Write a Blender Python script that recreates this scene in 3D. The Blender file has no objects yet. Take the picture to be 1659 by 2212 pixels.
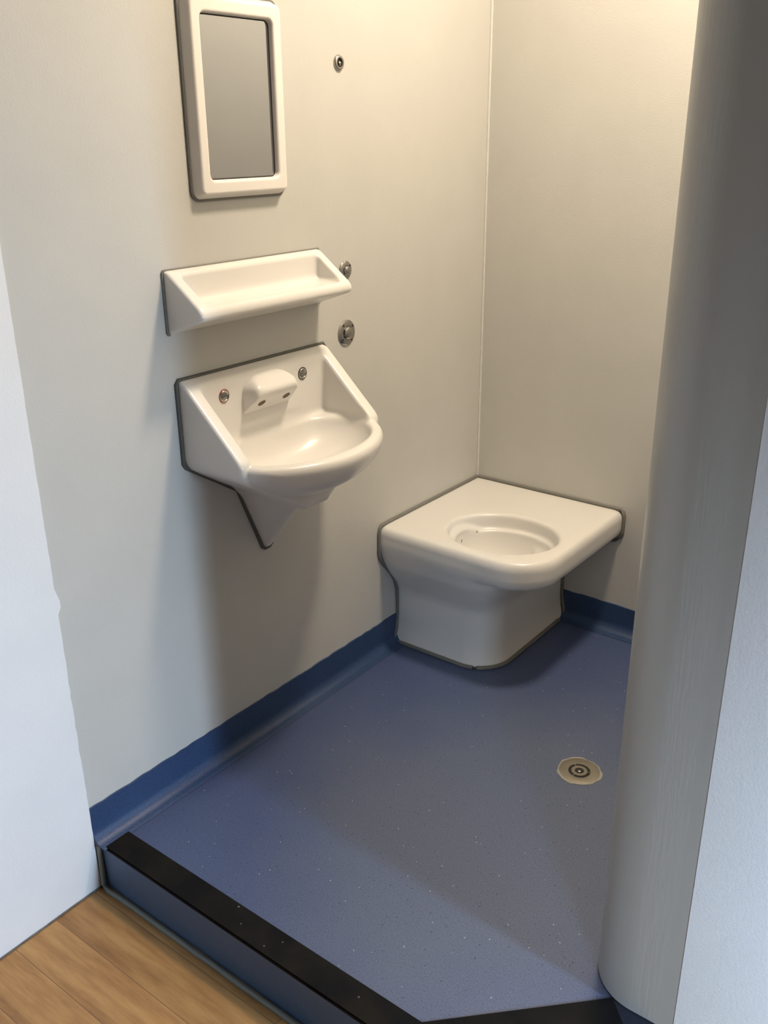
import bpy, bmesh, math, random
import numpy as np
from mathutils import Vector, Matrix
random.seed(4)
scene = bpy.context.scene
col = scene.collection

# ------------------------------------------------------------------ camera
F_PX, W_PX = 2019.56, 1659.0
yaw, pit, rol = -0.656786612, -0.385905278, -0.00884128241
fw = Vector((math.cos(pit)*math.sin(yaw), math.cos(pit)*math.cos(yaw), math.sin(pit)))
r0 = fw.cross(Vector((0, 0, 1))).normalized(); u0 = r0.cross(fw)
rr = math.cos(rol)*r0 + math.sin(rol)*u0
uu = -math.sin(rol)*r0 + math.cos(rol)*u0
cam_d = bpy.data.cameras.new('camera')
cam_d.sensor_fit = 'HORIZONTAL'; cam_d.sensor_width = 36.0
cam_d.lens = F_PX*36.0/W_PX
cam_d.clip_start = 0.05
cam = bpy.data.objects.new('camera', cam_d); col.objects.link(cam)
M = Matrix((rr, uu, -fw)).transposed().to_4x4()
M.translation = Vector((1.56280956, -2.54404798, 1.49783263))
cam.matrix_world = M
scene.camera = cam

# ------------------------------------------------------------------ world, light, exposure
world = bpy.data.worlds.new('world'); scene.world = world
world.use_nodes = True
bg = world.node_tree.nodes['Background']
bg.inputs[0].default_value = (0.55, 0.70, 1.0, 1); bg.inputs[1].default_value = 0.3
# two unseen openings in the outer right-hand wall, sized and aimed to shape light
WIN = dict(x=3.30, y0=-1.47, y1=-1.31, z0=0.35, z1=1.45)
FILL_WIN = dict(x=3.30, y0=-3.70, y1=-2.90, z0=0.90, z1=1.90)  # added to brighten the white front wall
LAMP = (0.84, -0.62, 2.68)
LAMP_STRENGTH = 212.0
LAMP_COL = (1.0, 0.83, 0.63)
DAY_COL = (0.60, 0.78, 1.0)
LOW = -0.124            # level of the outer floor
CEIL = 2.75
def window_and_fill_light(w, power, aim, spread):
    d = bpy.data.lights.new('daylight_and_fill', 'AREA'); d.shape = 'RECTANGLE'
    d.size = w['y1']-w['y0']; d.size_y = w['z1']-w['z0']
    d.energy = power; d.color = DAY_COL; d.spread = math.radians(spread)
    o = bpy.data.objects.new('daylight_and_fill', d); col.objects.link(o)
    o.location = (w['x']-0.02, (w['y0']+w['y1'])/2, (w['z0']+w['z1'])/2)
    o.rotation_euler = (Vector(aim)-o.location).to_track_quat('-Z', 'Y').to_euler()
window_and_fill_light(WIN, 19.0, (0.0, -1.95, -0.2), 80)
window_and_fill_light(FILL_WIN, 18.5, (2.15, -0.9, 0.2), 50)
vs = scene.view_settings
scene.display_settings.display_device = 'sRGB'
vs.view_transform = 'Standard'; vs.look = 'None'; vs.gamma = 1.0
vs.use_curve_mapping = False
vs.exposure = 0.0

# ------------------------------------------------------------------ helpers
def tag(o, label=None, cat=None, group=None, kind=None):
    if label: o['label'] = label
    if cat: o['category'] = cat
    if group: o['group'] = group
    if kind: o['kind'] = kind
    return o

def empty(name, loc, label, cat, group=None):
    o = bpy.data.objects.new(name, None); col.objects.link(o)
    o.location = loc; o.empty_display_size = 0.05
    bpy.context.view_layer.update()
    return tag(o, label, cat, group)

def link(name, verts, faces, mat, parent=None, smooth=False, angle=None):
    me = bpy.data.meshes.new(name)
    me.from_pydata([tuple(v) for v in verts], [], [tuple(f) for f in faces])
    me.validate()
    bm = bmesh.new(); bm.from_mesh(me)
    bmesh.ops.recalc_face_normals(bm, faces=bm.faces); bm.to_mesh(me); bm.free()
    me.materials.append(mat)
    if smooth:
        me.polygons.foreach_set('use_smooth', [True]*len(me.polygons))
        if angle is not None: me.set_sharp_from_angle(angle=angle)
    o = bpy.data.objects.new(name, me); col.objects.link(o)
    if parent:
        o.parent = parent
        o.matrix_parent_inverse = parent.matrix_world.inverted()
    return o

def box(name, a, b, mat, parent=None, bevel=0):
    x0, y0, z0 = a; x1, y1, z1 = b
    v = [(x0,y0,z0),(x1,y0,z0),(x1,y1,z0),(x0,y1,z0),(x0,y0,z1),(x1,y0,z1),(x1,y1,z1),(x0,y1,z1)]
    f = [(0,3,2,1),(4,5,6,7),(0,1,5,4),(1,2,6,5),(2,3,7,6),(3,0,4,7)]
    o = link(name, v, f, mat, parent)
    if bevel:
        m = o.modifiers.new('bevel', 'BEVEL'); m.width = bevel; m.segments = 3
    return o

def struct(o): o['kind'] = 'structure'; return o

def prism(pts, z0, z1):
    n = len(pts)
    v = [(x, y, z0) for x, y in pts] + [(x, y, z1) for x, y in pts]
    f = [tuple(range(n))[::-1], tuple(range(n, 2*n))] + [(i, (i+1) % n, n+(i+1) % n, n+i) for i in range(n)]
    return v, f

def tube(name, pts, r, mat, parent=None, seg=10, flat=None, close=False):
    """round bead along a polyline; flat=(axis, scale) squashes it towards its plane"""
    P = [Vector(p) for p in pts]
    n = len(P); V = []; Fc = []
    for i, p in enumerate(P):
        a = P[(i-1) % n] if (i or close) else P[0]
        b = P[(i+1) % n] if (i < n-1 or close) else P[-1]
        t = (b-a).normalized()
        ref = Vector((1, 0, 0)) if abs(t.x) < 0.9 else Vector((0, 1, 0))
        n1 = t.cross(ref).normalized(); n2 = t.cross(n1)
        for k in range(seg):
            an = 2*math.pi*k/seg
            V.append(p + n1*math.cos(an)*r + n2*math.sin(an)*r)
    for i in range(n if close else n-1):
        j = (i+1) % n
        for k in range(seg):
            l = (k+1) % seg
            Fc.append((i*seg+k, j*seg+k, j*seg+l, i*seg+l))
    if not close:
        Fc.append(tuple(range(seg))); Fc.append(tuple((n-1)*seg+k for k in range(seg)))
    return link(name, V, Fc, mat, parent, smooth=True, angle=1.2)

def lathe(profile, seg=64, close=False):
    """profile of (radius, height); about local z"""
    V = []; Fc = []; n = len(profile)
    for r, h in profile:
        for k in range(seg):
            a = 2*math.pi*k/seg
            V.append(Vector((r*math.cos(a), r*math.sin(a), h)))
    for i in range(n if close else n-1):
        j = (i+1) % n
        for k in range(seg):
            l = (k+1) % seg
            Fc.append((i*seg+k, i*seg+l, j*seg+l, j*seg+k))
    if not close:
        if profile[0][0] > 1e-6: Fc.append(tuple(range(seg))[::-1])
        if profile[-1][0] > 1e-6: Fc.append(tuple((n-1)*seg+k for k in range(seg)))
    return V, Fc

def lathe_obj(name, profile, loc, mat, parent=None, axis='x', seg=64, close=False, angle=0.7):
    V, Fc = lathe([(max(r, 1e-5), h) for r, h in profile], seg, close)
    if axis == 'x':   V = [Vector((v.z, v.x, v.y)) for v in V]
    L = Vector(loc)
    return link(name, [v+L for v in V], Fc, mat, parent, smooth=True, angle=angle)

# ---- implicit surfaces: numpy distance fields meshed by surface nets
def smax(a, b, k):
    h = np.maximum(k-np.abs(a-b), 0)/k
    return np.maximum(a, b)+h*h*k*0.25
def smin(a, b, k): return -smax(-a, -b, k)
def rrect2(x, y, x0, x1, y0, y1, r):
    """signed distance of a rectangle whose corners are rounded by r"""
    qx = np.abs(x-(x0+x1)/2)-(x1-x0)/2+r; qy = np.abs(y-(y0+y1)/2)-(y1-y0)/2+r
    return np.minimum(np.maximum(qx, qy), 0)+np.hypot(np.maximum(qx, 0), np.maximum(qy, 0))-r
def ellipsoid(x, y, z, a, b, c):
    k0 = np.sqrt((x/a)**2+(y/b)**2+(z/c)**2)+1e-9
    k1 = np.sqrt((x/a**2)**2+(y/b**2)**2+(z/c**2)**2)+1e-9
    return k0*(k0-1)/k1
def ellipse2(x, y, a, b):
    k0 = np.sqrt((x/a)**2+(y/b)**2)+1e-9; k1 = np.sqrt((x/a**2)**2+(y/b**2)**2)+1e-9
    return k0*(k0-1)/k1

def sdf_mesh(fn, lo, hi, h):
    ax = [np.arange(lo[i]-2*h+h*0.5, hi[i]+2*h, h) for i in range(3)]
    X, Y, Z = np.meshgrid(*ax, indexing='ij')
    Fv = fn(X, Y, Z).astype(np.float64)
    n = np.array(Fv.shape)-1
    S = Fv < 0
    acc = np.zeros(tuple(n)+(3,)); cnt = np.zeros(tuple(n))
    def sl(o): return tuple(slice(o[i], o[i]+n[i]) for i in range(3))
    cr = [(0,0,0),(1,0,0),(0,1,0),(1,1,0),(0,0,1),(1,0,1),(0,1,1),(1,1,1)]
    for a in range(3):
        for c in cr:
            if c[a]: continue
            d = list(c); d[a] = 1
            f0 = Fv[sl(c)]; f1 = Fv[sl(d)]
            m = (f0 < 0) != (f1 < 0)
            t = np.where(m, f0/np.where(m, f0-f1, 1), 0)
            for i in range(3):
                acc[..., i] += np.where(m, c[i]+(t if i == a else 0), 0)
            cnt += m
    act = cnt > 0
    idx = -np.ones(tuple(n), int); idx[act] = np.arange(act.sum())
    base = np.argwhere(act)
    V = np.array([ax[i][0] for i in range(3)])+h*(base+acc[act]/cnt[act][:, None])
    faces = []
    for a in range(3):
        b, c = (a+1) % 3, (a+2) % 3
        s0 = [slice(1, n[i]) for i in range(3)]; s1 = list(s0)
        s0[a] = slice(0, n[a]); s1[a] = slice(1, n[a]+1)
        m = S[tuple(s0)] != S[tuple(s1)]
        E = np.argwhere(m); flip = S[tuple(s0)][m]
        off = np.ones(3, int); off[a] = 0
        E = E+off
        def g(db, dc):
            q = E.copy(); q[:, b] -= db; q[:, c] -= dc
            return idx[q[:, 0], q[:, 1], q[:, 2]]
        Q = np.stack([g(1, 1), g(0, 1), g(0, 0), g(1, 0)], 1)
        Q[~flip] = Q[~flip][:, ::-1]
        faces.append(Q)
    Fa = np.concatenate(faces); Fa = Fa[(Fa >= 0).all(1)]
    # project the vertices onto the surface
    for _ in range(2):
        e = 1e-4
        f = fn(V[:, 0], V[:, 1], V[:, 2])
        g = np.stack([fn(V[:, 0]+(e if i == 0 else 0), V[:, 1]+(e if i == 1 else 0), V[:, 2]+(e if i == 2 else 0))-f for i in range(3)], 1)/e
        g2 = (g*g).sum(1)+1e-6
        st = (f/g2)[:, None]*g
        ln = np.linalg.norm(st, axis=1, keepdims=True)
        V = V-st*np.minimum(1, 0.5*h/np.maximum(ln, 1e-9))
    return V, Fa

def sdf_obj(name, fn, lo, hi, h, mat, parent=None):
    V, Fa = sdf_mesh(fn, lo, hi, h)
    me = bpy.data.meshes.new(name)
    me.from_pydata(V.tolist(), [], Fa.tolist()); me.materials.append(mat)
    me.polygons.foreach_set('use_smooth', [True]*len(me.polygons)); me.update()
    o = bpy.data.objects.new(name, me); col.objects.link(o)
    if parent:
        o.parent = parent; o.matrix_parent_inverse = parent.matrix_world.inverted()
    return o

# ------------------------------------------------------------------ materials
def new_mat(name, base, rough=0.5, metal=0.0, spec=0.5):
    m = bpy.data.materials.new(name); m.use_nodes = True
    nt = m.node_tree; b = nt.nodes['Principled BSDF']
    b.inputs['Base Color'].default_value = (*base, 1)
    b.inputs['Roughness'].default_value = rough
    b.inputs['Metallic'].default_value = metal
    b.inputs['Specular IOR Level'].default_value = spec
    return m, nt, b
def N(nt, t, **kw):
    n = nt.nodes.new(t)
    for k, v in kw.items():
        if k in n.inputs: n.inputs[k].default_value = v
        else: setattr(n, k, v)
    return n
def coords(nt, scale=(1, 1, 1)):
    g = N(nt, 'ShaderNodeNewGeometry'); mp = N(nt, 'ShaderNodeMapping')
    mp.inputs['Scale'].default_value = scale
    nt.links.new(g.outputs['Position'], mp.inputs['Vector'])
    return mp.outputs['Vector']
def noise(nt, vec, scale, detail=4, rough=0.5):
    n = N(nt, 'ShaderNodeTexNoise'); n.inputs['Scale'].default_value = scale
    n.inputs['Detail'].default_value = detail; n.inputs['Roughness'].default_value = rough
    nt.links.new(vec, n.inputs['Vector']); return n.outputs['Fac']
def ramp(nt, fac, stops):
    r = N(nt, 'ShaderNodeValToRGB'); e = r.color_ramp.elements
    while len(e) < len(stops): e.new(0.5)
    for i, (p, c) in enumerate(stops):
        e[i].position = p; e[i].color = (*c, 1) if len(c) == 3 else c
    nt.links.new(fac, r.inputs['Fac']); return r.outputs['Color']
def mix(nt, fac, a, b, mode='MIX'):
    m = N(nt, 'ShaderNodeMix', data_type='RGBA', blend_type=mode)
    for sock, v in ((m.inputs['Factor'], fac), (m.inputs['A'], a), (m.inputs['B'], b)):
        if isinstance(v, (int, float)): sock.default_value = v
        elif isinstance(v, tuple): sock.default_value = (*v, 1)
        else: nt.links.new(v, sock)
    return m.outputs['Result']
def bump(nt, b, height, strength, dist=0.002):
    n = N(nt, 'ShaderNodeBump'); n.inputs['Strength'].default_value = strength
    n.inputs['Distance'].default_value = dist
    nt.links.new(height, n.inputs['Height']); nt.links.new(n.outputs['Normal'], b.inputs['Normal'])

def paint(name, base, rough, lump=0.25, scale=(1, 1, 1)):
    m, nt, b = new_mat(name, base, rough)
    v = coords(nt, scale)
    n1 = noise(nt, v, 220, 3); n2 = noise(nt, v, 6, 3)
    dark = tuple(c*0.965 for c in base)
    nt.links.new(mix(nt, ramp(nt, n2, [(0.35, (0,0,0)), (0.7, (1,1,1))]), base, dark), b.inputs['Base Color'])
    mm = N(nt, 'ShaderNodeMath', operation='ADD'); ms = N(nt, 'ShaderNodeMath', operation='MULTIPLY'); ms.inputs[1].default_value = 3
    nt.links.new(n2, ms.inputs[0]); nt.links.new(n1, mm.inputs[0]); nt.links.new(ms.outputs[0], mm.inputs[1])
    bump(nt, b, mm.outputs[0], lump, 0.0015)
    return m
grey_paint = paint('grey_gloss_paint', (0.555, 0.55, 0.52), 0.42)
column_paint = paint('grey_brushed_gloss_paint', (0.44, 0.435, 0.405), 0.33, 0.25, (1, 1, 0.06))
white_paint = paint('white_paint', (0.80, 0.81, 0.82), 0.55)
ceiling_paint, _, _ = new_mat('ceiling_paint', (0.60, 0.59, 0.56), 0.8)
room_paint = paint('beige_grey_room_paint', (0.62, 0.63, 0.65), 0.6)

def vinyl(name, c1, c2, worn, rough=0.42, flecks=True, wear_shade=False):
    m, nt, b = new_mat(name, c1, rough)
    v = coords(nt)
    big = noise(nt, v, 3.2, 6, 0.62)
    fac = ramp(nt, big, [(0.36, (0,0,0)), (0.66, (1,1,1))])
    if wear_shade:      # scuffed grey centre; bluer, darker shade by the walls and toilet painted in
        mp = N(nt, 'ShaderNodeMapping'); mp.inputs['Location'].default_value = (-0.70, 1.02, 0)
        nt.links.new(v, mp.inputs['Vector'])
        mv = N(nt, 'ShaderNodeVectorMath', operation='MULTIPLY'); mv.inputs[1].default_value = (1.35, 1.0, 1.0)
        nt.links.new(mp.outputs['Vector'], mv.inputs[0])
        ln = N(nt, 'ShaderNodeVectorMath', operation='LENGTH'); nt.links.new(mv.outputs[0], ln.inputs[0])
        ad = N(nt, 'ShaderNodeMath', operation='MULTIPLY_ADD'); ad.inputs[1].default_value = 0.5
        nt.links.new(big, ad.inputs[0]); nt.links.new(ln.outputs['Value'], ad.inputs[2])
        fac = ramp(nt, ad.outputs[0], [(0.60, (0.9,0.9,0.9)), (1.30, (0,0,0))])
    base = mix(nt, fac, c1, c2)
    fine = noise(nt, v, 330, 2, 0.6)
    base = mix(nt, ramp(nt, fine, [(0.30, (1,1,1)), (0.42, (0,0,0))]), base, tuple(c*0.45 for c in c1))
    base = mix(nt, ramp(nt, fine, [(0.60, (0,0,0)), (0.72, (0.45,0.45,0.45))]), base, worn)
    if flecks:
        vo = N(nt, 'ShaderNodeTexVoronoi', feature='F1'); vo.inputs['Scale'].default_value = 95
        nt.links.new(v, vo.inputs['Vector'])
        sep = N(nt, 'ShaderNodeSeparateColor'); nt.links.new(vo.outputs['Color'], sep.inputs[0])
        d = ramp(nt, vo.outputs['Distance'], [(0.10, (1,1,1)), (0.17, (0,0,0))])
        for ch, lo, c in (('Red', 0.94, (0.42, 0.44, 0.48)), ('Green', 0.82, tuple(k*0.3 for k in c1))):
            s = ramp(nt, sep.outputs[ch], [(lo, (0,0,0)), (lo+0.005, (1,1,1))])
            base = mix(nt, mix(nt, 1.0, d, s, 'MULTIPLY'), base, c)
    nt.links.new(base, b.inputs['Base Color'])
    bump(nt, b, noise(nt, v, 400, 2), 0.25, 0.001)
    return m
floor_vinyl = vinyl('speckled_blue_vinyl', (0.062, 0.088, 0.188), (0.104, 0.130, 0.196), (0.26, 0.28, 0.35), wear_shade=True)
skirt_vinyl = vinyl('blue_skirting_vinyl', (0.022, 0.050, 0.128), (0.028, 0.060, 0.145), (0.10, 0.17, 0.33), 0.45, False)
riser_vinyl = vinyl('dark_blue_riser_vinyl', (0.062, 0.125, 0.24), (0.08, 0.135, 0.24), (0.08, 0.11, 0.17), 0.5, False)

dark_navy = vinyl('navy_black_vinyl', (0.007, 0.009, 0.022), (0.010, 0.012, 0.026), (0.03, 0.035, 0.06), 0.6, False)

def black_mat():
    m, nt, b = new_mat('black_safety_nosing', (0.012, 0.011, 0.010), 0.8, 0, 0.15)
    v = coords(nt); n = noise(nt, v, 9, 5)
    base = mix(nt, ramp(nt, n, [(0.4, (0,0,0)), (0.7, (1,1,1))]), (0.004, 0.004, 0.005), (0.013, 0.011, 0.008))
    vo = N(nt, 'ShaderNodeTexVoronoi', feature='F1'); vo.inputs['Scale'].default_value = 28
    nt.links.new(v, vo.inputs['Vector'])
    base = mix(nt, ramp(nt, vo.outputs['Distance'], [(0.05, (0.8,0.8,0.8)), (0.075, (0,0,0))]), base, (0.18, 0.18, 0.18))
    nt.links.new(base, b.inputs['Base Color']); bump(nt, b, noise(nt, v, 500, 2), 0.4, 0.001)
    return m
nosing_mat = black_mat()

def ceramic(name, base, rough=0.28):
    m, nt, b = new_mat(name, base, rough)
    v = coords(nt); n = noise(nt, v, 5, 3)
    nt.links.new(mix(nt, n, base, tuple(c*0.97 for c in base)), b.inputs['Base Color'])
    b.inputs['Coat Weight'].default_value = 0.10; b.inputs['Coat Roughness'].default_value = 0.12
    return m
white_resin = ceramic('white_moulded_resin', (0.745, 0.73, 0.70))
mirror_frame_mat = ceramic('cream_moulded_frame', (0.80, 0.77, 0.73), 0.35)

def noisy(name, base, rough, metal=0.0, scale=60, amt=0.8, spec=0.5):
    m, nt, b = new_mat(name, base, rough, metal, spec)
    v = coords(nt); n = noise(nt, v, scale, 3)
    nt.links.new(mix(nt, n, base, tuple(c*amt for c in base)), b.inputs['Base Color'])
    return m
sealant_mat = noisy('grey_sealant', (0.105, 0.105, 0.092), 0.55)
sealant_light = noisy('mid_grey_sealant', (0.19, 0.185, 0.165), 0.6)
pale_sealant = noisy('pale_green_grey_sealant', (0.20, 0.225, 0.21), 0.5)
chrome = noisy('chrome', (0.44, 0.42, 0.40), 0.10, 1.0, 30, 0.9)
steel = noisy('satin_steel', (0.46, 0.43, 0.40), 0.30, 1.0, 60, 0.85)
dirty_steel = noisy('stained_steel', (0.30, 0.275, 0.22), 0.42, 0.45, 40, 0.7)
dark_hole = noisy('dark_recess', (0.012, 0.010, 0.008), 0.7)
outlet_mat = noisy('brass_outlet', (0.16, 0.13, 0.09), 0.5, 0.6)
red_ring = noisy('red_ring', (0.36, 0.06, 0.04), 0.35)
navy_ring = noisy('blue_black_ring', (0.03, 0.03, 0.04), 0.35)
grout = noisy('pale_grout', (0.40, 0.38, 0.34), 0.8, 0, 150, 0.6)
mirror_glass = noisy('polished_mirror', (0.49, 0.50, 0.52), 0.04, 1.0, 3, 0.98)
mark_mat = noisy('brown_mark', (0.10, 0.07, 0.04), 0.8)
joint_paint = noisy('pale_joint_paint', (0.68, 0.68, 0.64), 0.45)
grout_dusty = noisy('dusty_joint', (0.22, 0.20, 0.18), 0.9, 0, 50, 0.25)
frame_white = noisy('white_window_frame', (0.75, 0.75, 0.75), 0.4)

def wood():
    m, nt, b = new_mat('oak_effect_vinyl_planks', (0.3, 0.18, 0.08), 0.45)
    g = N(nt, 'ShaderNodeNewGeometry')
    br = N(nt, 'ShaderNodeTexBrick'); br.offset = 0.37
    br.inputs['Scale'].default_value = 1.0
    br.inputs['Brick Width'].default_value = 0.92; br.inputs['Row Height'].default_value = 0.102
    br.inputs['Mortar Size'].default_value = 0.0008; br.inputs['Mortar Smooth'].default_value = 0.4
    br.inputs['Color1'].default_value = (0.2, 0.2, 0.2, 1); br.inputs['Color2'].default_value = (0.9, 0.9, 0.9, 1)
    br.inputs['Mortar'].default_value = (0.5, 0.5, 0.5, 1)
    nt.links.new(g.outputs['Position'], br.inputs['Vector'])
    ad = N(nt, 'ShaderNodeVectorMath', operation='MULTIPLY_ADD')
    ad.inputs[1].default_value = (3.0, 3.0, 3.0)
    nt.links.new(br.outputs['Color'], ad.inputs[0]); nt.links.new(g.outputs['Position'], ad.inputs[2])
    mp = N(nt, 'ShaderNodeMapping'); mp.inputs['Scale'].default_value = (1.0, 7.0, 1.0)
    nt.links.new(ad.outputs[0], mp.inputs['Vector'])
    n = noise(nt, mp.outputs['Vector'], 4.0, 8, 0.62)
    base = ramp(nt, n, [(0.28, (0.20, 0.092, 0.027)), (0.47, (0.34, 0.175, 0.060)), (0.60, (0.42, 0.235, 0.085)), (0.78, (0.48, 0.29, 0.12))])
    tone = mix(nt, 0.16, base, br.outputs['Color'], 'OVERLAY')
    base = mix(nt, br.outputs['Fac'], tone, (0.13, 0.07, 0.03))
    nt.links.new(base, b.inputs['Base Color'])
    bump(nt, b, n, 0.15, 0.001)
    return m
wood_floor = wood()

def emitter(name, c, s):
    m = bpy.data.materials.new(name); m.use_nodes = True; nt = m.node_tree
    b = nt.nodes['Principled BSDF']; b.inputs['Base Color'].default_value = (0.8, 0.8, 0.8, 1)
    b.inputs['Emission Color'].default_value = (*c, 1); b.inputs['Emission Strength'].default_value = s
    return m

# ------------------------------------------------------------------ shell
XR, YB = 3.30, -5.0                 # outer room: right wall and wall behind the camera
SHW = 1.32                          # width of the shower recess
YF = -1.612                         # where the grey paint of the recess stops
struct(box('wall_left', (-0.12, YF, LOW-0.1), (0, 0.12, CEIL), grey_paint))
struct(box('wall_back', (0, 0, LOW-0.1), (SHW+0.12, 0.12, CEIL), grey_paint))
struct(box('wall_right', (SHW, -1.09, LOW-0.1), (SHW+0.12, 0, CEIL), grey_paint))

# white wall of the outer room: proud of the grey one by a coat of filler, with a ragged edge
edge = []
z = LOW-0.02
while z < CEIL:
    d = random.uniform(-0.0005, 0.0005)
    if 0.60 < z < 0.625: d = 0.008
    if 0.10 < z < 0.56 and random.random() < 0.25: d -= 0.0014
    edge.append((YF+d, z)); z += random.uniform(0.012, 0.03)
edge.append((YF, CEIL))
pts = [(YB, LOW-0.02)] + edge + [(YB, CEIL)]
v, f = prism([(p[0], p[1]) for p in pts], 0.0, 1.0)
v = [(-0.12 if c == 0 else 0.003, a, b) for a, b, c in v]
struct(link('wall_outer_left', v, f, white_paint))

# wall with the rounded end: grey end, white face
CX, CY, CR = 1.155, -1.19, 0.10
XW = 1.235
arc = [(CX+CR*math.cos(a), CY+CR*math.sin(a)) for a in [math.pi*1.5-math.pi*i/40 for i in range(41)]]
pts = [(XW, CY-CR)] + arc + [(XW, CY+CR)]
v, f = prism(pts, 0.004, CEIL)
o = struct(link('wall_rounded_end', v, f, column_paint, smooth=True, angle=0.5))
v, f = prism([(x*0+CX+(x-CX)*1.0, y) for x, y in pts], LOW-0.02, 0.004)
struct(link('trim_1', [(a, b, c) for a, b, c in v], f, dark_navy, smooth=True, angle=0.5))
struct(box('wall_front', (XW, CY-CR-0.002, LOW-0.02), (XR, CY+CR, CEIL), white_paint))

# right wall with window opening, wall behind the camera
yy = YB
for w in (FILL_WIN, WIN):
    struct(box('wall_outer_right', (XR, yy, LOW-0.1), (XR+0.12, w['y0'], CEIL), room_paint))
    struct(box('wall_outer_right', (XR, w['y0'], LOW-0.1), (XR+0.12, w['y1'], w['z0']), room_paint))
    struct(box('wall_outer_right', (XR, w['y0'], w['z1']), (XR+0.12, w['y1'], CEIL), room_paint))
    yy = w['y1']
struct(box('wall_outer_right', (XR, yy, LOW-0.1), (XR+0.12, CY+CR, CEIL), room_paint))
struct(box('wall_behind', (-0.12, YB-0.12, LOW-0.1), (XR+0.12, YB, CEIL), room_paint))
for k, wx in enumerate((WIN, FILL_WIN)):  # the second frame holds the added fill light
    fr = empty('window_%d' % (k+1), (XR+0.06, (wx['y0']+wx['y1'])/2, wx['z0']), None, None); fr['kind'] = 'structure'
    for a, b in (((wx['y0'], wx['z0']), (wx['y0']+0.05, wx['z1'])), ((wx['y1']-0.05, wx['z0']), (wx['y1'], wx['z1'])),
                 ((wx['y0'], wx['z0']), (wx['y1'], wx['z0']+0.05)), ((wx['y0'], wx['z1']-0.05), (wx['y1'], wx['z1']))):
        box('window_frame', (XR+0.03, a[0], a[1]), (XR+0.09, b[0], b[1]), frame_white, fr)
struct(box('ceiling', (-0.12, YB-0.12, CEIL), (XR+0.12, 0.12, CEIL+0.1), ceiling_paint))

# floors: the low wooden one, the raised blue one
struct(box('floor', (-0.12, YB-0.12, LOW-0.06), (XR+0.12, YF+0.62, LOW), wood_floor))
YS = -1.600                         # front edge of the step
c45 = math.tan(math.radians(22.5))
VX = 0.865+0.06*c45                 # outer corner of the step
tx, ty = CX+CR*math.cos(-math.pi/4), CY+CR*math.sin(-math.pi/4)   # where the chamfer touches the column
outer = [(0.004, YS), (VX, YS), (tx+0.004, ty-0.004)]
plate = outer + [(tx+0.004, -1.10), (SHW, -1.10), (SHW, 0.0), (0.004, 0.0)]
# raised floor as body of the step
v, f = prism(plate, LOW, 0.0)
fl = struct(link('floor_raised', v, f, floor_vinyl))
fl.data.materials.append(riser_vinyl)
for p in fl.data.polygons:
    if abs(p.normal.z) < 0.5: p.material_index = 1
# navy end of the landing between the nosing and the rounded wall
dgl = Vector((VX-tx, YS-ty)).normalized()             # along the chamfer, away from the column
nrm = Vector((-dgl.y, dgl.x)) if (-dgl.y) < 0 else Vector((dgl.y, -dgl.x))   # into the room
A = Vector((1.157, 0)); 
def on_outer(x):                                       # point on the chamfered outer edge
    t = (x-VX)/(tx-VX); return Vector((x, YS+(ty-YS)*t))
Pn = on_outer(1.160)
inn = Vector((Pn.x, Pn.y)) + Vector((-0.0424, 0.0424))
v, f = prism([tuple(Pn), (tx+0.003, ty-0.004), (CX, CY-CR+0.004), tuple(inn)], 0.0002, 0.0022)
struct(link('trim_2', v, f, dark_navy))
# black nosing: flat strip 60 mm wide with a down-turned lip
inner = [(0.006, YS+0.060), (0.865, YS+0.060), tuple(inn)]
out2 = [(0.006, YS-0.003), (VX+0.002, YS-0.003), (Pn.x+0.002, Pn.y-0.002)]
v, f = prism(out2+inner[::-1], 0.0002, 0.0035)
v2, f2 = prism(out2+[(p[0]-(0.0 if i == 2 else 0.0)-(0.0018 if i else 0), p[1]+0.0025) for i, p in reversed(list(enumerate(out2)))], -0.007, 0.0033)
f = list(f)+[tuple(i+len(v) for i in q) for q in f2]; v = list(v)+list(v2)
struct(link('trim_3', v, f, nosing_mat))
# pale sealant bead along the foot of the riser and up the left end
bead = [(0.006, YS-0.004, -0.004), (0.009, YS-0.006, -0.05), (0.014, YS-0.010, LOW+0.012), (0.03, YS-0.013, LOW+0.003)]
x = 0.08
while x < VX:
    bead.append((x, YS-0.010+random.uniform(-0.0012, 0.0012), LOW+0.002)); x += 0.06
bead += [(VX+0.004, YS-0.009, LOW+0.002), (tx+0.008, ty-0.008, LOW+0.002)]
struct(tube('trim_4', bead, 0.0062, pale_sealant))

# filled joint in the corner of the recess, dusty joint under the white wall
struct(tube('trim_5', [(0.002, -0.002, 0.425), (0.002, -0.002, 1.4), (0.002, -0.002, CEIL-0.01)], 0.0042, joint_paint))
gap = []
y = YB+0.3
while y < YF-0.02:
    gap.append((0.0045, y, LOW+0.0015+random.uniform(-0.0006, 0.0008))); y += 0.035
gap.append((0.0045, YF-0.002, LOW+0.0015))
struct(tube('trim_6', gap, 0.0024, grout_dusty, seg=6))

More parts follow.
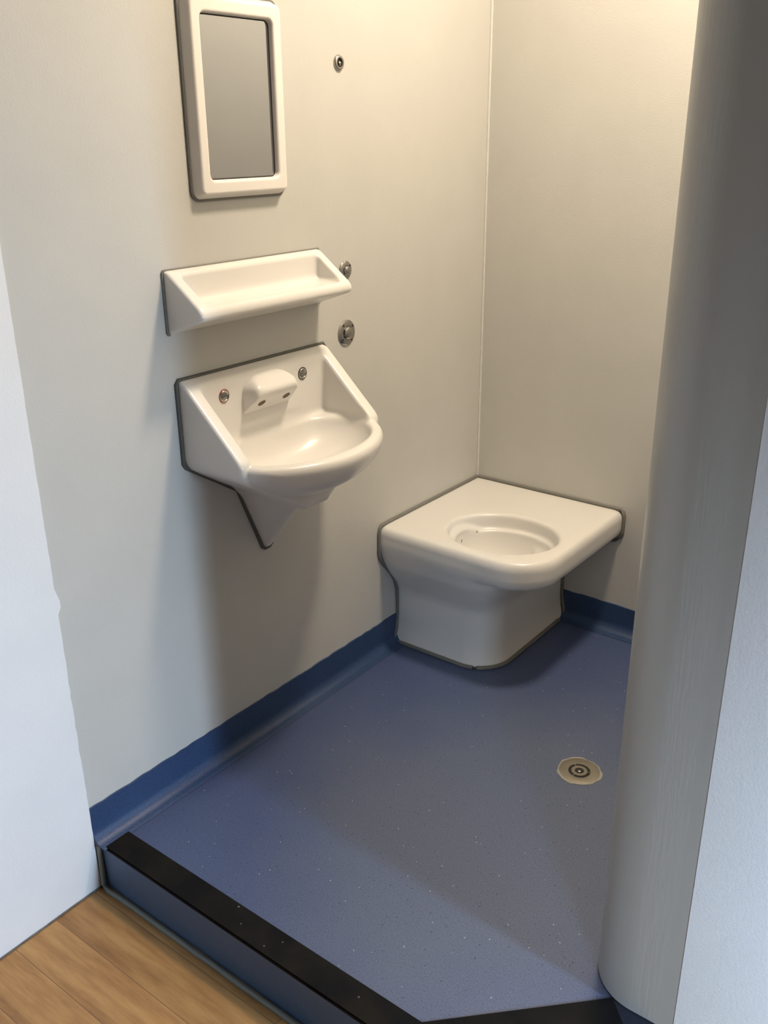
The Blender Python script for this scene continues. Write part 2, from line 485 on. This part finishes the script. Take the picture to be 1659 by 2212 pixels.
# coved skirting
SK = 0.098
def cove(path_pts, inward, name, jitter=True):
    prof = [(0.0002, SK), (0.0035, SK-0.001), (0.0035, 0.034)]
    R = 0.030
    for i in range(1, 9):
        a = math.pi/2*i/8
        prof.append((0.0035+R*(1-math.cos(a)), 0.0035+R*(1-math.sin(a))))
    prof += [(0.040, 0.0012), (0.0002, 0.0004)]
    V = []; Fc = []; n = len(prof)
    for p in path_pts:
        j = random.uniform(-0.0016, 0.0016)
        for k, (d, h) in enumerate(prof):
            V.append((p[0]+inward[0]*d, p[1]+inward[1]*d, h+(j if k < 2 else 0)))
    for i in range(len(path_pts)-1):
        for k in range(n):
            l = (k+1) % n
            Fc.append((i*n+k, i*n+l, (i+1)*n+l, (i+1)*n+k))
    Fc.append(tuple(range(n))); Fc.append(tuple((len(path_pts)-1)*n+k for k in range(n)))
    return struct(link(name, V, Fc, skirt_vinyl, smooth=True, angle=0.9))
cove([(0, -1.6115+(1.6115-0.462)*i/60) for i in range(61)], (1, 0), 'baseboard_left')
cove([(0.342+(SHW-0.342)*i/50, 0) for i in range(51)], (0, -1), 'baseboard_back')

# ------------------------------------------------------------------ toilet
def toilet_fn(x, y, z):
    fl = 0.016*np.clip(1-z/0.08, 0, 1)**2
    t = np.clip((z-0.165)/0.165, 0, 1); e = 0.082*t*t*(3-2*t)
    qx = x-(0.338+0.55*e)+0.095; qy = -(y+0.452+e)+0.095
    ped = np.minimum(np.maximum(qx, qy), 0)+np.hypot(np.maximum(qx, 0), np.maximum(qy, 0))-0.095-fl
    ped = ped*0.85
    ped = smax(ped, z-0.375, 0.02)
    bow = 0.003*np.clip(1-((x-0.26)/0.24)**2, 0, 1)
    slab = rrect2(x, y+bow, -0.5, 0.527, -0.541, 0.5, 0.135)
    slab = smax(slab, z-0.42, 0.034); slab = smax(slab, 0.326-z, 0.04)
    d = smin(ped, slab, 0.016)
    # opening in the seat, ledge and bowl
    ex, ey = x-0.315, y+0.362
    a = math.radians(-7.8); rx = ex*math.cos(a)-ey*math.sin(a); ry = ex*math.sin(a)+ey*math.cos(a)
    hole = ellipse2(rx, ry, 0.163, 0.138)+(0.42-z)*0.10
    hole = smax(hole, 0.372-z, 0.012)
    hole = smax(hole, -smax(z-0.408+(x-0.148)*0.75, x-0.199, 0.006), 0.006)
    bowl = ellipsoid(rx-0.004, ry, z-0.385, 0.146, 0.121, 0.125)
    bowl = smax(bowl, z-0.385, 0.01)
    d = smax(d, z-0.42, 0.008)
    bowl = smax(bowl, d+0.009, 0.02)
    d = smax(d, -hole, 0.014)
    d = smax(d, -bowl, 0.008)
    d = np.maximum(d, 0.0008-x); d = np.maximum(d, y+0.0008)
    return np.maximum(d, 0.001-z)
toi = empty('toilet', (0.2, -0.2, 0.0), 'white moulded toilet fitted into the corner with an oval opening and no lid', 'toilet')
body = sdf_obj('toilet_body', toilet_fn, (0, -0.57, 0), (0.54, 0, 0.43), 0.004, white_resin, toi)
# grey sealant where the toilet meets both walls and the floor
wa = [(-0.545, 0.334), (-0.540, 0.318), (-0.526, 0.297), (-0.507, 0.274), (-0.485, 0.248), (-0.467, 0.218), (-0.457, 0.185), (-0.454, 0.147), (-0.453, 0.10), (-0.459, 0.05), (-0.468, 0.012)]
pA = [(0.003, -0.0, 0.421), (0.003, -0.536, 0.421), (0.003, -0.543, 0.412), (0.003, -0.547, 0.395)] + [(0.003, y-0.003, z) for y, z in wa]
tube('sealant', pA, 0.0055, sealant_light, toi)
wb = [(0.004, 0.421), (0.520, 0.421), (0.527, 0.415), (0.531, 0.402), (0.531, 0.350), (0.527, 0.334), (0.510, 0.318), (0.45, 0.303), (0.40, 0.285), (0.362, 0.25), (0.343, 0.20), (0.341, 0.13), (0.343, 0.08), (0.352, 0.03), (0.356, 0.008)]
tube('sealant', [(x, -0.003, z) for x, z in wb], 0.0055, sealant_light, toi)
ft = [(0.004, -0.470), (0.15, -0.470), (0.245, -0.470)]
for i in range(1, 12):
    a = math.pi/2*i/12
    ft.append((0.245+0.111*math.sin(a), -0.359-0.111*math.cos(a)))
ft += [(0.356, -0.355), (0.356, -0.2), (0.356, -0.04)]
tube('sealant', [(x, y, 0.004) for x, y in ft], 0.006, sealant_light, toi)
for (x, y, z, r) in ((0.2005, -0.318, 0.376, 0.5), (0.2005, -0.402, 0.376, -0.5)):
    V, Fc = prism([(-0.0006, -0.0045), (0.0006, -0.0035), (0.0012, 0.0045), (-0.0004, 0.0035)], -0.0008, 0.0008)
    V = [(x+c, y+a*math.cos(r)-b*math.sin(r), z+a*math.sin(r)+b*math.cos(r)) for a, b, c in V]
    m = link('stain', V, Fc, mark_mat, toi); m['label'] = 'tiny dark mark inside the bowl'

# ------------------------------------------------------------------ sink
SY = -1.007
def sink_fn(x, y, z):
    v = y-SY; av = np.abs(v)
    low = (0.708+np.maximum(av-0.088, -0.05)*0.634-z)/1.18
    cheek = smax(av-0.241, x-0.182, 0.014)
    cheek = smax(cheek, (x-0.012)*0.686+(z-1.003)*0.727, 0.009)
    cheek = smax(cheek, z-1.003, 0.012)
    cheek = smax(cheek, low, 0.02)
    r = np.hypot(x-0.01, v)
    dish = ellipsoid(x-0.01, v, z-0.822, 0.291, 0.291, 0.134)
    dish = smax(dish, z-0.839, 0.028)
    dish = smax(dish, av-0.2415, 0.012)
    dish = smax(dish, low, 0.045)
    hw = 0.012+(z-0.528)*0.422
    dep = np.minimum(0.010+(z-0.528)*0.78, 0.125)
    hw = np.minimum(hw, 0.090)
    hw = np.maximum(hw, 0.004); dep = np.maximum(dep, 0.004)
    fun = ((av/hw)**2.2+(np.maximum(x, 0)/dep)**2.2)**(1/2.2)-1
    fun = fun*np.minimum(hw, dep)*0.85
    fun = smax(fun, z-0.722, 0.01); fun = smax(fun, 0.526-z, 0.006)
    d = smin(cheek, dish, 0.004)
    d = smin(d, fun, 0.024)
    rec = smax(av-0.204, 0.03-x, 0.012)
    rec = smax(rec, 0.8385-z, 0.016)
    bas = ellipsoid(x-0.135, v, z-0.842, 0.132, 0.204, 0.105)
    bas = smax(bas, 0.03-x, 0.03); bas = smax(bas, z-0.86, 0.01)
    cut = smin(rec, bas, 0.016)
    d = smax(d, -cut, 0.010)
    return np.maximum(d, 0.0008-x)
sink = empty('sink', (0.0, SY, 0.84), 'white wall-hung sink with tapering underside mounted below the shelf', 'sink')
sdf_obj('basin', sink_fn, (0, -1.32, 0.52), (0.31, -0.70, 1.01), 0.003, white_resin, sink)

def spout_fn(x, y, z):
    v = np.abs(y-SY)
    t = np.clip((x-0.03)/0.045, 0, 1)
    d = v-(0.078-0.012*t)
    d = smax(d, (z-0.984)*0.80+(x-0.03)*0.62-0.0045, 0.018)        # sloping top
    d = smax(d, (0.895-z)*0.72+(x-0.03)*0.69, 0.006)               # underside, leaning back
    d = smax(d, x-0.076, 0.012)
    top = 0.985-0.10*np.clip(v/0.08, 0, 1)**3.0*0.33
    d = smax(d, z-top, 0.012)
    return np.maximum(d, 0.0285-x)
sp = sdf_obj('spout', spout_fn, (0.028, -1.10, 0.885), (0.085, -0.91, 0.995), 0.0016, white_resin, sink)
nx = Vector((0.69, 0, -0.72)).normalized()
for s in (-1, 1):
    c = Vector((0.0545, SY+0.0415*s, 0.9185))
    t1 = Vector((0, 1, 0)); t2 = nx.cross(t1)
    V, Fc = lathe([(0.0100, -0.001), (0.0100, 0.0014), (0.0085, 0.0016), (0.0080, 0.0006), (1e-5, 0.0006)], 32)
    o = link('outlet', [c + t1*p.x + t2*p.y + nx*p.z for p in V], Fc, outlet_mat, sp, smooth=True, angle=0.6)
    o['label'] = 'dark round water outlet'
for y, rm, lab in ((-1.141, red_ring, 'chrome push button with a red ring'), (-0.879, navy_ring, 'chrome push button with a dark ring')):
    L = (0.0298, y, 0.951)
    b = lathe_obj('push_button', [(0.0140, 0), (0.0140, 0.0016), (0.0130, 0.0030), (0.0110, 0.0036), (0.0092, 0.0028), (0.0088, 0.0022), (0.0050, 0.0026), (1e-5, 0.0027)], L, chrome, sink)
    b['label'] = lab
    r = lathe_obj('coloured_ring', [(0.0140, 0), (0.0158, 0), (0.0158, 0.0009), (0.0150, 0.0014), (0.0140, 0.0014)], L, rm, b, close=True)
# sealant bead round the sink, on the wall
w = [(-0.240, 1.003), (-0.2445, 0.996), (-0.2445, 0.812), (-0.238, 0.803), (-0.092, 0.708), (-0.086, 0.700), (-0.017, 0.530), (-0.008, 0.523),
     (0.008, 0.523), (0.017, 0.530), (0.086, 0.700), (0.092, 0.708), (0.238, 0.803), (0.2445, 0.812), (0.2445, 0.996), (0.240, 1.003)]
s_ = tube('sealant', [(0.002, SY+a, b) for a, b in w], 0.0046, sealant_mat, sink, close=True); s_['label'] = 'dark grey sealant line along the wall'

# ------------------------------------------------------------------ shelf
HY = -1.0165
def shelf_fn(x, y, z):
    v = np.abs(y-HY)
    d = smax(v-0.2425, x-0.110, 0.010)
    d = smax(d, (x-0.010)*0.596+(z-1.236)*0.803, 0.010)
    d = smax(d, z-1.236, 0.006)
    d = smax(d, ((1.105-z)+x*0.345)*0.945, 0.008)
    c = smax(v-0.214, 0.021-x, 0.010)
    c = smax(c, (1.166-z)-(x-0.02)*0.06, 0.020)
    c = smax(c, x-0.098, 0.008)
    d = smax(d, -c, 0.006)
    return np.maximum(d, 0.0008-x)
sh = empty('wall_shelf', (0.0, HY, 1.12), 'white moulded tray shelf on the wall between the mirror and the sink', 'shelf')
sdf_obj('shelf_tray', shelf_fn, (0, -1.265, 1.10), (0.118, -0.765, 1.24), 0.0022, white_resin, sh)
w = [(-0.238, 1.1038), (-0.2425, 1.1045), (-0.2450, 1.108), (-0.2450, 1.232), (-0.243, 1.2360), (0.243, 1.2360), (0.2445, 1.232), (0.2445, 1.108)]
tube('sealant', [(0.0015, HY+a, b) for a, b in w], 0.0026, sealant_light, sh)

# ------------------------------------------------------------------ mirror
MY, MZ = -1.0245, 1.5635
def mirror_fn(x, y, z):
    o = rrect2(y, z, MY-0.1375, MY+0.1375, MZ-0.1935, MZ+0.1935, 0.020)
    d = o+np.maximum(x-0.004, 0)*0.48
    d = smax(d, x-0.0265, 0.0045)
    i = rrect2(y, z, MY-0.1010, MY+0.1010, MZ-0.1555, MZ+0.1555, 0.012)
    c = smax(i-np.clip((x-0.014)*0.15, -0.002, 0.003), 0.0125-x, 0.0015)
    d = smax(d, -c, 0.006)
    return np.maximum(d, 0.0008-x)
mir = empty('mirror', (0.0, MY, MZ-0.19), 'small rectangular mirror in a thick cream plastic frame above the shelf', 'mirror')
sdf_obj('frame', mirror_fn, (0, -1.17, 1.365), (0.028, -0.88, 1.762), 0.0018, mirror_frame_mat, mir)
def rr_poly(hy, hz, r, n=8):
    out = []
    for sy, sz, a0 in ((1, 1, 0), (-1, 1, 90), (-1, -1, 180), (1, -1, 270)):
        for i in range(n+1):
            a = math.radians(a0+90*i/n); out.append((MY+sy*(hy-r)+r*math.cos(a), MZ+sz*(hz-r)+r*math.sin(a)))
    return out
v, f = prism(rr_poly(0.0985, 0.153, 0.012), 0.0128, 0.0140)
link('mirror_glass', [(c, a, b) for a, b, c in v], f, mirror_glass, mir)
tube('gasket', [(0.0140, a, b) for a, b in rr_poly(0.1000, 0.1545, 0.012)], 0.0011, dark_hole, mir, seg=6, close=True)
tube('sealant', [(0.0018, a, b) for a, b in rr_poly(0.1390, 0.1950, 0.020)], 0.0035, sealant_light, mir, close=True)

# ------------------------------------------------------------------ wall fittings
k = empty('wall_fitting', (0, -0.678, 1.650), 'small round steel fitting with a recessed centre, high on the wall right of the mirror', 'wall fitting')
L = (0.0006, -0.678, 1.650)
lathe_obj('collar', [(0.0170, 0), (0.0170, 0.002), (0.0158, 0.0045), (0.0130, 0.0060), (0.0105, 0.0056), (0.0095, 0.0040), (0.0095, 0)], L, steel, k, close=True)
lathe_obj('recess', [(0.0095, 0.0), (0.0095, 0.0025), (0.0070, 0.0030), (0.0068, 0.0012), (1e-5, 0.0012)], L, dark_hole, k)
lathe_obj('pin', [(0.0046, 0.001), (0.0046, 0.005), (0.0030, 0.0068), (1e-5, 0.0074)], (0.0006, -0.6785, 1.6485), chrome, k)

def wall_button(y, z, R, label):
    e = empty('push_button_plate', (0, y, z), label, 'push button', None)
    L = (0.0006, y, z)
    lathe_obj('plate', [(R, 0), (R, 0.0018), (R*0.94, 0.0034), (R*0.72, 0.0048), (R*0.56, 0.0052), (R*0.52, 0.0040), (1e-5, 0.0038)], L, chrome, e)
    lathe_obj('button', [(R*0.46, 0.0038), (R*0.46, 0.0085), (R*0.40, 0.0104), (R*0.22, 0.0116), (1e-5, 0.0120)], L, chrome, e)
    for q in range(4 if R > 0.025 else 2):
        a = math.radians(38+q*(90 if R > 0.025 else 180))
        lathe_obj('screw', [(0.0026, 0.0036), (0.0026, 0.0054), (0.0012, 0.0054), (0.0010, 0.0046), (1e-5, 0.0046)],
                  (0.0006, y+R*0.76*math.cos(a), z+R*0.76*math.sin(a)), dark_hole, e, seg=16)
wall_button(-0.671, 1.173, 0.0235, 'smaller round chrome push button beside the right end of the shelf')
wall_button(-0.672, 1.014, 0.0335, 'larger round chrome push button on the wall above the right of the sink')

# ------------------------------------------------------------------ floor drain
DX, DY = 0.7655, -0.7125
dr = empty('floor_drain', (DX, DY, 0), 'round stained metal drain with ring slots in the blue floor', 'drain')
L = (DX, DY, 0.0002)
lathe_obj('outer_plate', [(0.0276, 0), (0.0505, 0), (0.0505, 0.0014), (0.0490, 0.0022), (0.0276, 0.0016)], L, dirty_steel, dr, axis='z', close=True)
lathe_obj('slot_base', [(0.0276, 0), (0.0276, 0.0004), (1e-5, 0.0004)], L, dark_hole, dr, axis='z')
lathe_obj('grate_ring', [(0.0114, 0.0004), (0.0200, 0.0004), (0.0200, 0.0020), (0.0114, 0.0020)], L, dirty_steel, dr, axis='z', close=True)
lathe_obj('centre_screw', [(0.0048, 0.0004), (0.0048, 0.0020), (0.0035, 0.0026), (1e-5, 0.0026)], L, steel, dr, axis='z', seg=32)
for a0 in (20, 140, 260):
    a = math.radians(a0)
    V = []
    for r_, t_ in ((0.0200, -0.05), (0.0285, -0.035), (0.0285, 0.035), (0.0200, 0.05)):
        V.append((DX+r_*math.cos(a+t_), DY+r_*math.sin(a+t_)))
    v, f = prism(V, 0.0005, 0.0018)
    link('bridge', v, f, dirty_steel, dr)
gV = []; seg = 72
prof = [(0.0503, 0.0004), (0.0503, 0.0024), (0.0525, 0.0028), (0.0560, 0.0008), (0.0560, 0.0003)]
for kq, (r_, h_) in enumerate(prof):
    for i in range(seg):
        a = 2*math.pi*i/seg
        w_ = 0.0 if kq < 2 else 0.0016*math.sin(3*a+1)+0.0011*math.sin(7*a)+0.0008*math.sin(13*a+2)
        gV.append((DX+(r_+w_)*math.cos(a), DY+(r_+w_)*math.sin(a), h_))
gF = [(i*seg+q, i*seg+(q+1) % seg, ((i+1) % 5)*seg+(q+1) % seg, ((i+1) % 5)*seg+q) for i in range(5) for q in range(seg)]
link('grout_ring', gV, gF, grout, dr, smooth=True)

# ------------------------------------------------------------------ ceiling lamp over the recess
lp = empty('ceiling_lamp', (LAMP[0], LAMP[1], CEIL), 'round white ceiling lamp over the blue floor', 'lamp')
lathe_obj('lamp_base', [(0.15, CEIL-0.001-LAMP[2]), (0.15, 0.012), (0.135, 0.004), (0.135, 0.02), (1e-5, 0.02)], LAMP, frame_white, lp, axis='z')
lathe_obj('diffuser', [(0.132, 0.018), (0.132, 0.0), (0.10, -0.022), (0.05, -0.032), (1e-5, -0.034)], LAMP, emitter('lit_diffuser', LAMP_COL, LAMP_STRENGTH), lp, axis='z')
